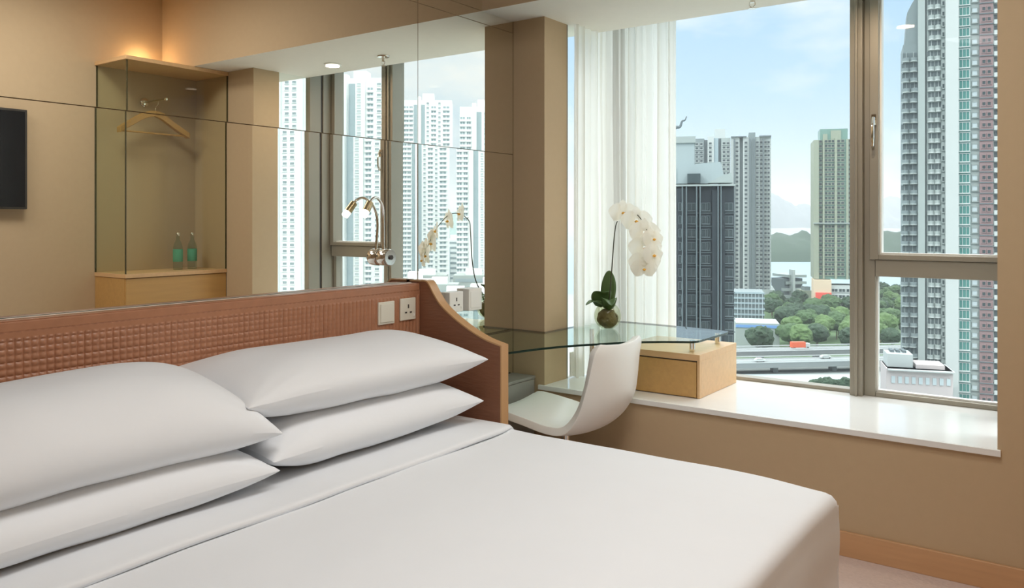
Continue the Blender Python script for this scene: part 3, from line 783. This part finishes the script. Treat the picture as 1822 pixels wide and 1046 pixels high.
fl3 = [3.0 * k for k in range(2, 44)]
array(t, 'balcony', balconymesh('balcony', K(13, s), 3, 1.5, PALE, GREYR, WINM, True), [(sx(u_) + rt0.uniform(-.25, .25), 0, z, rt0.uniform(-.1, .1)) for z in fl3 if z < H(95, s) for u_ in (1609, 1624)])
array(t, 'bay_balcony', balconymesh('bay_balcony', K(11, s), 3, 1.3, WHT, PALE, WINM, True), [(sx(u_) + rt0.uniform(-.2, .2), 0, z, rt0.uniform(-.1, .1)) for z in fl3 for u_ in (1656, 1668)])
array(t, 'window', windowmesh('window', K(17, s), 2.5, .25, WHT, TEAL, .18, True, 3), [(sx(1714.5), -1.2, z + 1.4) for z in fl3])
array(t, 'small_window', windowmesh('small_window', K(9, s), 1.5, .2, PALE, WINL, .15), [(sx(1733), -.8, z + 1.6) for z in fl3])
array(t, 'kitchen_window', windowmesh('kitchen_window', K(7, s), 1.3, .2, PINK, WINB, .2, False), [(sx(u_), -1.8, z + 1.5) for z in fl3 for u_ in (1748, 1757)])
array(t, 'slab_line', MB().box(-K(11, s), -.25, 0, K(11, s), 0, .25).mesh('slab_line', MIDG), [(sx(1752.5), -1.8, z) for z in fl3])
array(t, 'end_balcony', balconymesh('end_balcony', K(16, s), 3, 1.2, WHT, WHT, WINM), [(sx(1775), -.5, z) for z in fl3])
array(t, 'narrow_window', windowmesh('narrow_window', K(4.5, s), 1.4, .15, PALE, WINB, .12), [(sx(1678), -.5, z + 1.4) for z in fl3])

# ---- dark tower behind the curtain (A)
s = 190; t = tower('dark slate tower with pale vertical fins next to the curtain', at(1308, s), TH - .20)
def ax_(u): return K(u - 1308, 190)
ht = H(331, s)
MB().box(ax_(1130), 0, 0, ax_(1306), 24, ht).build('main_block', DKG, t)
MB().box(ax_(1206), -1.2, 0, ax_(1225), 0, ht - .5).box(ax_(1268), -1.0, 0, ax_(1290), 0, ht - 1).build('projecting_bay', DKG, t)
for u_ in (1196, 1216, 1223, 1241, 1247, 1278, 1283): MB().box(ax_(u_) - .14, -1.9, 0, ax_(u_) + .14, .0, ht).build('fin', DKF, t)
MB().box(ax_(1130), -1.3, ht, ax_(1308), 25, ht + .4).build('roof_parapet', PALE, t)
fl = [3.1 * k + 1 for k in range(0, 21)]
array(t, 'window', windowmesh('window_a', 2.0, 1.9, .2, MIDG, WINB, .16, True, 2), [(ax_(u_), yy, z + 1.6) for z in fl for u_, yy in ((1203, 0), (1232, 0), (1257, 0), (1297, 0))], 84)
array(t, 'balcony_screen', windowmesh('balc_a', .75, 2.0, .5, DKF, WINB, .12, False), [(ax_(u_), yy, z + 1.6) for z in fl for u_, yy in ((1212, -1.2), (1262, 0))])
array(t, 'slab_line', MB().box(-K(90, s), -.25, 0, K(0, s), 0, .22).mesh('slab_a', MIDG), [(0, 0, z) for z in fl])
# roof structures
MB().box(ax_(1150), 4, ht + .8, ax_(1238), 14, H(250, s)).build('roof_drum', WINX, t)
MB().box(ax_(1188), 3.6, H(250, s), ax_(1240), 14.5, H(238, s)).build('roof_cornice', PALE, t)
MB().box(ax_(1180), 6, H(238, s), ax_(1203), 10, H(217, s)).build('roof_tank', MIDG, t)
sculpt = spline([(ax_(1197), 6, H(238, s)), (ax_(1199), 5.5, H(226, s)), (ax_(1205), 5, H(220, s)), (ax_(1212), 5, H(219, s)), (ax_(1216), 5, H(209, s)), (ax_(1221), 5, H(207, s)), (ax_(1224), 5, H(200, s))], 5)
MB().tube(sculpt, [.55 - .45 * i / len(sculpt) for i in range(len(sculpt))], 8).build('roof_sculpture', MIDG, t)
MB().prism([(ax_(1208), ht + .8), (ax_(1265), ht + .8), (ax_(1290), H(310, s)), (ax_(1284), H(286, s)), (ax_(1250), H(288, s)), (ax_(1208), H(296, s))], 3, 12, plane='xz').build('penthouse', WINX, t)
MB().prism([(ax_(1262), ht + .8), (ax_(1304), ht + .8), (ax_(1302), H(307, s)), (ax_(1285), H(312, s))], 0, 6, plane='xz').build('curved_canopy', PALE, t)
MB().box(ax_(1225), -.2, ht + .8, ax_(1248), 3, H(308, s)).build('penthouse_glazing', WINB, t)
MB().grid(lambda u, v: (ax_(1212) + 3.6 * u - 1, 5 + 2 * v, H(292, s) + 1.1 * math.sin(PI * u) * math.sin(PI * v) * (1 + .3 * math.sin(u * 20))), 12, 8).build('roof_planting', mat('roof_green', (.08, .14, .08), .9), t)

# ---- grey towers behind (B)
s = 560; t = tower('pair of grey residential towers rising behind the dark tower', at(1372, s), TH - .26)
def bxx(u): return K(u - 1372, 560)
for a, b, d0, v, m_ in [(1238, 1256, 2, 243, GREYR), (1256, 1262, 4, 245, MIDG), (1262, 1273, 0, 240, WHT), (1273, 1281, 1, 243, BLUEG), (1281, 1286, 3, 243, MIDG), (1286, 1302, 1, 243, PALE), (1274, 1293, 6, 225, WHT),
                        (1303, 1318, 0, 243, WHT), (1318, 1324, 3, 243, GREYR), (1324, 1334, 0, 243, WHT), (1334, 1345, -1, 235, GREYR), (1345, 1353, 0, 243, PALE), (1352, 1372, 1, 243, WHT)]:
    MB().box(bxx(a), d0, 0, bxx(b), 30, H(v, s)).build('facade_strip', m_, t)
for u_ in (1309, 1336, 1343, 1358.5): MB().box(bxx(u_) - .5, -1.8, 8, bxx(u_) + .5, 0, H(246, s)).build('recess_strip', MIDG, t)
MB().box(bxx(1303), -1.5, H(243, s), bxx(1330), 10, H(241, s)).box(bxx(1352), -1.5, H(243, s), bxx(1372), 10, H(241, s)).build('roof_slab', MIDG, t)
flb = [3.0 * k for k in range(4, 39)]
array(t, 'window', windowmesh('window_b', 2.2, 1.9, .3, WHT, WINB, .2), [(bxx(u_), yy, z + 1.5) for z in flb for u_, yy in ((1313.5, 0), (1329, 0), (1348.5, 0), (1355, 1), (1363, 1), (1367.5, 1), (1243, 2), (1251, 2), (1267, 0), (1291, 1), (1298, 1)) if z < 120])
MB().box(bxx(1236), -3, 0, bxx(1378), 34, H(515, s)).build('podium', PALE, t)

# ---- cream-green tower (C)
s = 515; t = tower('greenish cream tower left of the window mullion', at(1448, s), TH - .28)
def cx(u): return K(u - 1447, 515) * .94
for a, b, d0, v, m_ in [(1447, 1456, 0, 249, CREAM), (1456, 1463, 1.5, 249, GREENT), (1463, 1466, -.6, 248, CREAM), (1466, 1485, .8, 249, GREENT), (1484, 1488, -.6, 247, CREAM), (1488, 1504, .8, 249, GREENT), (1504, 1508, -.6, 249, CREAM), (1508, 1535, .8, 252, GREENT)]:
    MB().box(cx(a), d0, H(496, s), cx(b), 26, H(v, s)).build('facade_strip', m_, t)
MB().box(cx(1459), 4, H(249, s), cx(1508), 20, H(229, s)).build('roof_plant_room', GREENT, t)
MB().box(cx(1464), 3.4, H(249, s), cx(1472), 4, H(238, s)).box(cx(1478), 3.4, H(249, s), cx(1496), 4, H(232, s)).build('roof_louvres', CREAM, t)
flc = [26 + 3.0 * k for k in range(0, 29)]
array(t, 'window', windowmesh('window_c', 2.0, 1.9, .35, CREAM, WINB, .22), [(cx(u_), yy, z + 1.5) for z in flc for u_, yy in ((1459.5, 1.5), (1469, .8), (1475, .8), (1481, .8), (1491, .8), (1498, .8), (1511, .8), (1517, .8))])
MB().box(cx(1446), -1.4, H(398, s), cx(1530), 1, H(396, s)).build('refuge_floor_band', PALE, t)
t = tower('beige shopping podium with a red sign below the cream tower', at(1448, s - 4), TH - .28, name='shopping_podium')
MB().box(cx(1447), 0, 0, cx(1478), 20, H(497, s)).build('corner_block', BEIG, t)
MB().box(cx(1478), 2, 0, cx(1545), 22, H(507, s)).build('wing_block', WHT, t)
MB().box(cx(1450), -.6, H(531, s), cx(1478), 0, H(519, s)).build('red_sign', REDS, t)
array(t, 'window', windowmesh('window_p', 4.2, 2.6, .4, WHT, WINB, .4, False, 2), [(cx(u_), 2, z) for u_ in (1484, 1497, 1510, 1523) for z in (H(515, s), H(526, s), H(537, s), H(548, s))])

# ---- blue glass office and low buildings (left centre)
s = 420; t = tower('low pale glass office block beside the dark tower', at(1300, s), TH - .25, name='office_block')
def ox(u): return K(u - 1300, 420)
MB().box(ox(1285), 0, 0, ox(1357), 24, H(520, s)).build('glass_block', GREYR, t)
for z in (H(560, s), H(550, s), H(540, s), H(531, s), H(522, s)): MB().box(ox(1284), -.6, z, ox(1358), 0, z + .9).build('floor_band', BLUEG, t)
for u_ in range(1312, 1357, 6): MB().box(ox(u_) - .12, -.8, 4, ox(u_) + .12, 0, H(522, s)).build('mullion', WINL, t)
s = 385; t = tower('white low hall with a blue stripe by the highway', at(1340, s), TH - .22, name='sports_hall')
MB().box(K(-30, s), 0, 0, K(45, s), 20, H(575, s)).build('hall', PALE, t)
MB().box(K(-30, s), -.3, H(583, s), K(43, s), 0, H(578, s)).build('blue_stripe', mat('blue_stripe', (.15, .30, .60), .5), t)
s = 600; t = tower('grey terraced car park among the trees', at(1395, s), TH + .3, name='car_park')
for k in range(4): MB().prism([(K(3 * k, s), 0), (K(44, s), -2), (K(46, s), 18), (K(3 * k + 4, s), 22)], 4 + 5 * k, 6 + 5 * k).build('deck', PALE, t)
MB().box(K(4, s), 2, 0, K(42, s), 18, 18).build('core', MIDG, t)
MB().box(K(14, s), -3, 0, K(18, s), 2, 25).build('stair_tower', WHT, t)
s = 560; t = tower('plain beige-grey block left of the shopping podium', at(1430, s), TH, name='small_block')
MB().box(0, 0, 0, K(18, s), 14, H(517, s)).build('block', CREAM, t); MB().box(1, 1, H(517, s), 5, 8, H(510, s)).build('roof_room', GREYR, t)

# ---- podium and roofs in the lower right pane
s = 222; t = tower('pinkish white podium building at the foot of the tall tower', at(1575, s), TH - .30, name='podium_building')
PW = mat('podium_white', (.50, .45, .44), .7)
MB().box(K(2, s), 0, 0, K(108, s), 12, H(655, s)).build('lower_block', PW, t)
MB().box(K(6, s), 3, 0, K(48, s), 11, H(632, s)).build('upper_block', WHT, t)
MB().box(K(52, s), 2, 0, K(98, s), 10, H(648, s)).build('middle_block', PW, t)
MB().box(K(4, s), -1.5, H(657, s), K(110, s), 12.5, H(655, s)).build('terrace_slab', WHT, t)
for u_ in (14, 24, 34): MB().box(K(u_, s), 6, H(632, s), K(u_ + 6, s), 10, H(628, s)).build('roof_unit', MIDG, t)
for k in range(9): MB().box(K(10 + 11 * k, s), -.3, H(680, s), K(16 + 11 * k, s), 0, H(668, s)).build('window', WINL, t)

# ---- towers the mirror shows (they stand to the right, outside the frame)
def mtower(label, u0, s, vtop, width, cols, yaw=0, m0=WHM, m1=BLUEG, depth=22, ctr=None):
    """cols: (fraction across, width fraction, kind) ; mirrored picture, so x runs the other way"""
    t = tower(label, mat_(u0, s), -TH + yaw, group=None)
    w_ = width; ht = H(vtop, s)
    MB().box(-w_, 0, 0, 0, depth, ht).build('main_block', m0, t)
    for a, b, kind in cols:
        xa, xb = -a * w_, -(a + b) * w_; xc = (xa + xb) / 2
        if kind == 'g': MB().box(xb, -.3, 0, xa, 4, ht - 3).build('recess_strip', m1, t)
        elif kind == 'p': MB().box(xb, -2.2, 0, xa, 4, ht + 2).build('pier', m0, t)
        elif kind == 'w':
            array(t, 'window', windowmesh('window_m', abs(xb - xa) * .8, 1.7, .25, m0, WINL, .15), [(xc, 0, 3 * k + 1.6) for k in range(3, int(ht / 3))], 60)
        elif kind == 'd':
            array(t, 'balcony', balconymesh('balcony_m', abs(xb - xa) * .95, 3, 1.1, m0, m0, m1), [(xc, 0, 3 * k) for k in range(3, int(ht / 3) - 1)], 60)
        elif kind == 'k':
            array(t, 'dark_window', windowmesh('window_k', abs(xb - xa) * .7, 1.5, .2, m0, WINK, .12), [(xc, 0, 3 * k + 1.6) for k in range(3, int(ht / 3))], 60)
    MB().box(-w_ * .62, 5, ht, -w_ * .38, 14, ht + 5).build('roof_plant_room', m0, t)
    return t
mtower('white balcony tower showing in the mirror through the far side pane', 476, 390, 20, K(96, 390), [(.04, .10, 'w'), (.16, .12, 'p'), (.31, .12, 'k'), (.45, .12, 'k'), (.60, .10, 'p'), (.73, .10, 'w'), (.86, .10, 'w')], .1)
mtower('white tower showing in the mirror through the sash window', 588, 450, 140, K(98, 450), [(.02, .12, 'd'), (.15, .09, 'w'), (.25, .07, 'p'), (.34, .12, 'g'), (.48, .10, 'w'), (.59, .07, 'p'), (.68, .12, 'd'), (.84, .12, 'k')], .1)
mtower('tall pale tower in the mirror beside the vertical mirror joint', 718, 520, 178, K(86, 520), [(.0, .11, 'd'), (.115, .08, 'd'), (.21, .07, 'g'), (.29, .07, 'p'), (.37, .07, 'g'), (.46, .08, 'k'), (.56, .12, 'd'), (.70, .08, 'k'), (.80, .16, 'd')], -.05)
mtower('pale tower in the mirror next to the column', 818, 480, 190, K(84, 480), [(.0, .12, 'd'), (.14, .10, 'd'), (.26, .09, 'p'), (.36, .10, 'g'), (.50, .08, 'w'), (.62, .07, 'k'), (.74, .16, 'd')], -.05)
bi = 0
for (u, s, v, w_) in [(700, 600, 430, 26), (706, 300, 500, 14), (735, 620, 440, 30), (752, 380, 506, 18), (790, 640, 425, 24), (775, 330, 525, 18), (812, 400, 490, 20), (842, 350, 508, 18), (856, 700, 430, 24), (728, 440, 490, 22)]:
    o = tower('pale low-rise block down between the mirrored towers', mat_(u, s), -TH, name='city_block', group='low blocks seen in the mirror below the towers')
    MB().box(-w_, 0, 0, 0, 13, H(v, s)).build('block', [PALE, WHM, BLUEG][bi % 3], o)
    MB().box(-w_ * .7, 4, H(v, s), -w_ * .3, 10, H(v, s) + 3).build('roof_room', WHM, o)
    for z in range(3, int(H(v, s)) - 2, 4): MB().box(-w_ * .95, -.2, z, -w_ * .05, 0, z + 1.6).build('window_band', WINK, o)
    bi += 1

# ---- ground, water, islands
GM = vary(mat('city_ground', (0.27, 0.30, 0.29), .9), .02, .1)
PARK = vary(mat('park_ground', (0.08, 0.14, 0.06), .95), .05, .3)
SEA = vary(mat('sea', (0.20, 0.27, 0.30), .5, Specular_IOR_Level=.15), .01, .03)
def quad(name, m_, pts, z, label, th=.5):
    return struct(MB().prism(pts, z - th, z).build(name, m_), label)
quad('ground', GM, [(-900, -300), (900, -300), at(3000, 700)[:2], at(911, 672), at(-800, 672)], G, 'pale streets and yards far below')
quad('ground_park', PARK, [at(1250, 352), at(1640, 352), at(1640, 655), at(1250, 655)], G + .3, 'green ground under the park trees')
quad('sea', SEA, [(-16000, -200), (16000, -200), (16000, 20000), (-16000, 20000)], G - 2, 'pale calm sea behind the city', 1)
quad('canal', vary(mat('canal_water', (.45, .52, .53), .3), .03, .08), [at(1200, 262), at(1560, 262), at(1560, 322), at(1200, 322)], G + .3, 'pale open yard and water below the elevated road')
def ridge(name, m_, c, ang, length, depth, h, seed, label, n=60):
    o = empty(name, (c[0], c[1], G - 2), ang, label=label, kind='structure')
    def f(u, v):
        x = (u - .5) * length; y = v * depth
        env = math.sin(PI * u) ** .6 * math.sin(PI * v) ** .7
        z = h * env * (.72 + .55 * noise.noise(Vector((u * 5 + seed, v * 1.5, 0))) + .2 * noise.noise(Vector((u * 19 + seed, v * 5, 0))) + .06 * noise.noise(Vector((u * 70, v * 20, 0))))
        return (x, y, max(0, z))
    MB().grid(f, n * 2, 24).build('slope', m_, o); return o
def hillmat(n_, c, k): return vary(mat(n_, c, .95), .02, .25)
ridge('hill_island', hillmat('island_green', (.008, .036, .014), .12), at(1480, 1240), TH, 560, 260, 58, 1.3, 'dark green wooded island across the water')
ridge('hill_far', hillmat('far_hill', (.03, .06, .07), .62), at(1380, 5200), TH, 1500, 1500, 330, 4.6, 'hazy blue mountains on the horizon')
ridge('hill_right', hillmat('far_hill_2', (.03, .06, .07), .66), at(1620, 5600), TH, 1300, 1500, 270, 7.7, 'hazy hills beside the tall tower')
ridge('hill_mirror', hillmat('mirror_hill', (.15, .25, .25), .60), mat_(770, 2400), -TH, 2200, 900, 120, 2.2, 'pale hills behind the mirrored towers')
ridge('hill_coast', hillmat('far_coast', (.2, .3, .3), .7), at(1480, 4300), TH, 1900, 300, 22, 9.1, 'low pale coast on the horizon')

# ---- elevated road
hw_ = empty('elevated_road', (*at(1440, 330), G), TH + .12, label='grey elevated highway crossing below the park', cat='road')
zr = H(640, 330)
MB().box(-70, -5, zr - 2.0, 110, 5, zr).build('deck', CONC, hw_)
MB().box(-70, 9, zr + .5, 110, 18, zr + 2.2).build('rear_deck', CONC, hw_)
for y, z in ((-5, zr), (5, zr), (9, zr + 2.2), (18, zr + 2.2)):
    MB().box(-70, y - .15, z + .7, 110, y + .15, z + 1.1).box(-70, y - .1, z, 110, y + .1, z + .25).build('rail', RAILM, hw_)
for x in range(-65, 110, 25):
    MB().box(x - 1, -1.5, 0, x + 1, 1.5, zr - 2).box(x - 1, 12, 0, x + 1, 15, zr).build('pier', CONC, hw_)
def car(label, x, y, m_):
    loc = None
    c = empty('car', (hw_.location.x + math.cos(TH + .12) * x - math.sin(TH + .12) * y, hw_.location.y + math.sin(TH + .12) * x + math.cos(TH + .12) * y, G + zr + (.0 if y < 6 else 2.2)), TH + .12, label=label, cat='vehicle')
    MB().prism([(-2.2, .35), (2.2, .35), (2.2, .95), (1.4, 1.0), (.8, 1.5), (-1.2, 1.5), (-1.9, 1.0), (-2.2, .9)], -.85, .85, plane='xz').build('body', m_, c)
    for xx in (-1.4, 1.4):
        for yy in (-.85, .65): MB().lathe([(0, 0), (.34, 0), (.34, .2), (0, .2)], (xx, yy, .34), 14, ax='y').build('wheel', DARK, c)
car('white car on the near lanes of the highway, furthest left', -22, -2, WHT); car('white car on the near lanes toward the mullion', 8, 2, WHT)
tr = empty('truck', (hw_.location.x + math.cos(TH + .12) * 3 - math.sin(TH + .12) * 14, hw_.location.y + math.sin(TH + .12) * 3 + math.cos(TH + .12) * 14, G + zr + 2.2), TH + .12, label='small orange-red truck on the rear highway lanes', cat='vehicle')
MB().box(-4, -1.1, .7, 2, 1.1, 3.0).build('cargo_box', mat('truck_red', (.65, .12, .05), .5), tr); MB().box(2.1, -1, .6, 4, 1, 2.4).build('cab', WHT, tr)
for xx in (-3, 3): MB().lathe([(0, -1.1), (.5, -1.1), (.5, 1.1), (0, 1.1)], (xx, 0, .5), 14, ax='y').build('wheel', DARK, tr)

# ---- haze: a thin real volume over the city and the sea
hzm = bpy.data.materials.new('haze'); hzm.use_nodes = True
ht_ = hzm.node_tree; ht_.nodes.clear()
vs_ = ht_.nodes.new('ShaderNodeVolumeScatter'); vs_.inputs['Color'].default_value = (.93, .97, 1, 1); vs_.inputs['Density'].default_value = .00018
ho_ = ht_.nodes.new('ShaderNodeOutputMaterial'); ht_.links.new(vs_.outputs[0], ho_.inputs['Volume'])
hzo = MB().box(-6000, 60, G - 5, 6000, 9000, 260).build('haze', hzm)
hzo['kind'] = 'stuff'; hzo['label'] = 'thin pale haze hanging over the city and the water'; hzo['category'] = 'haze'

# ---- trees
def crown(seed, squash=.8):
    bm = bmesh.new(); rnd = random.Random(seed)
    for k in range(7):
        c = Vector((rnd.uniform(-.5, .5), rnd.uniform(-.5, .5), rnd.uniform(-.15, .45))) if k else Vector((0, 0, 0))
        r = rnd.uniform(.42, .68) if k else .8
        g = bmesh.ops.create_icosphere(bm, subdivisions=3, radius=r, matrix=Matrix.Translation(c))
    for v in bm.verts:
        n_ = noise.noise(v.co * 4.2 + Vector((seed, 0, 0))) * .16 + noise.noise(v.co * 11 + Vector((0, seed, 0))) * .10
        v.co += v.co.normalized() * n_; v.co.z *= squash
    me = bpy.data.meshes.new('crown'); bm.to_mesh(me); bm.free(); return me
LEAFM = [vary(mat('leaf_a', (.042, .085, .030), .9), 1.5, .35), vary(mat('leaf_b', (.072, .130, .040), .9), 1.5, .35), vary(mat('leaf_c', (.024, .052, .026), .9), 1.5, .35)]
CR = []
for i in range(6):
    me = crown(i + 1); me.materials.append(LEAFM[i % 3]); CR.append(me)
TRK = MB().tube([(0, 0, 0), (0, 0, .5), (.03, 0, 1)], [.05, .04, .03], 8).mesh('trunk', mat('bark', (.12, .09, .06), .9))
TP = []
for u_, s_0, r_ in [(1360, 395, 9), (1335, 395, 14), (1345, 575, 26), (1325, 430, 24), (1418, 607, 16), (1438, 566, 8), (1460, 520, 14), (1490, 522, 14), (1515, 522, 14), (1410, 590, 8)]: TP.append((*at(u_, s_0), r_))
for u_, s_0, r_ in [(842, 350, 10), (775, 330, 10), (706, 300, 9), (752, 380, 10)]: x_, y_ = mat_(u_ + 15, s_0 + 6); TP.append((x_, y_, r_))
def tree(x, y, r, k, label, group, sep=.86):
    for a, b, c in TP:
        if math.hypot(a - x, b - y) < (c + r) * sep: return
    TP.append((x, y, r))
    t = empty('tree', (x, y, G), random.uniform(0, 6.28), label=label, cat='tree', group=group)
    a = link('crown', CR[k % 6], t); a.scale = (r, r, r * 1.1); a.location = (0, 0, r * 1.45)
    b = link('trunk', TRK, t); b.scale = (r * 1.1, r * 1.1, r * 1.2)
rt_ = random.Random(3)
TONE = ['dark green', 'light green', 'deep shaded']
for i in range(330):
    s = 376 + 240 * (rt_.random() ** 1.1); u = rt_.uniform(1315, 1640)
    if u < 1372 and s > 370: u += 70
    if 1425 < u < 1530 and s > 470: s -= 110
    if 1385 < u < 1445 and s > 560: s -= 60
    x, y = at(u, s); tree(x, y, rt_.uniform(4.2, 6.6), i, 'leafy tree in the dense green park behind the elevated road', 'park trees behind the elevated road')
for i, (u, s, r) in enumerate([(1349, 362, 6.2), (1325, 362, 5.5)]):
    x, y = at(u, s); tree(x, y, r, 2, 'dark tree between the highway and the white hall', 'dark trees by the white hall')
for i, (u, s, r) in enumerate([(1455, 278, 3.2), (1466, 280, 5.2), (1480, 274, 3.6), (1494, 276, 5.0), (1507, 270, 4.0), (1405, 272, 2.4)]):
    x, y = at(u, s); tree(x, y, r, 2, 'dark round tree standing in front of the highway', 'trees in front of the highway', .5)
for i in range(14):
    u = rt_.uniform(1366, 1412); s = rt_.uniform(560, 640)
    x, y = at(u, s); tree(x, y, rt_.uniform(5, 8), 2, 'dark tree on the slope beside the terraced car park', 'dark trees by the car park')
for i in range(22):
    u = rt_.uniform(700, 865); s = rt_.uniform(230, 330)
    x, y = mat_(u, s); tree(x, y, rt_.uniform(4, 6), i, 'street tree at the foot of the mirrored towers', 'trees at the foot of the mirrored towers')
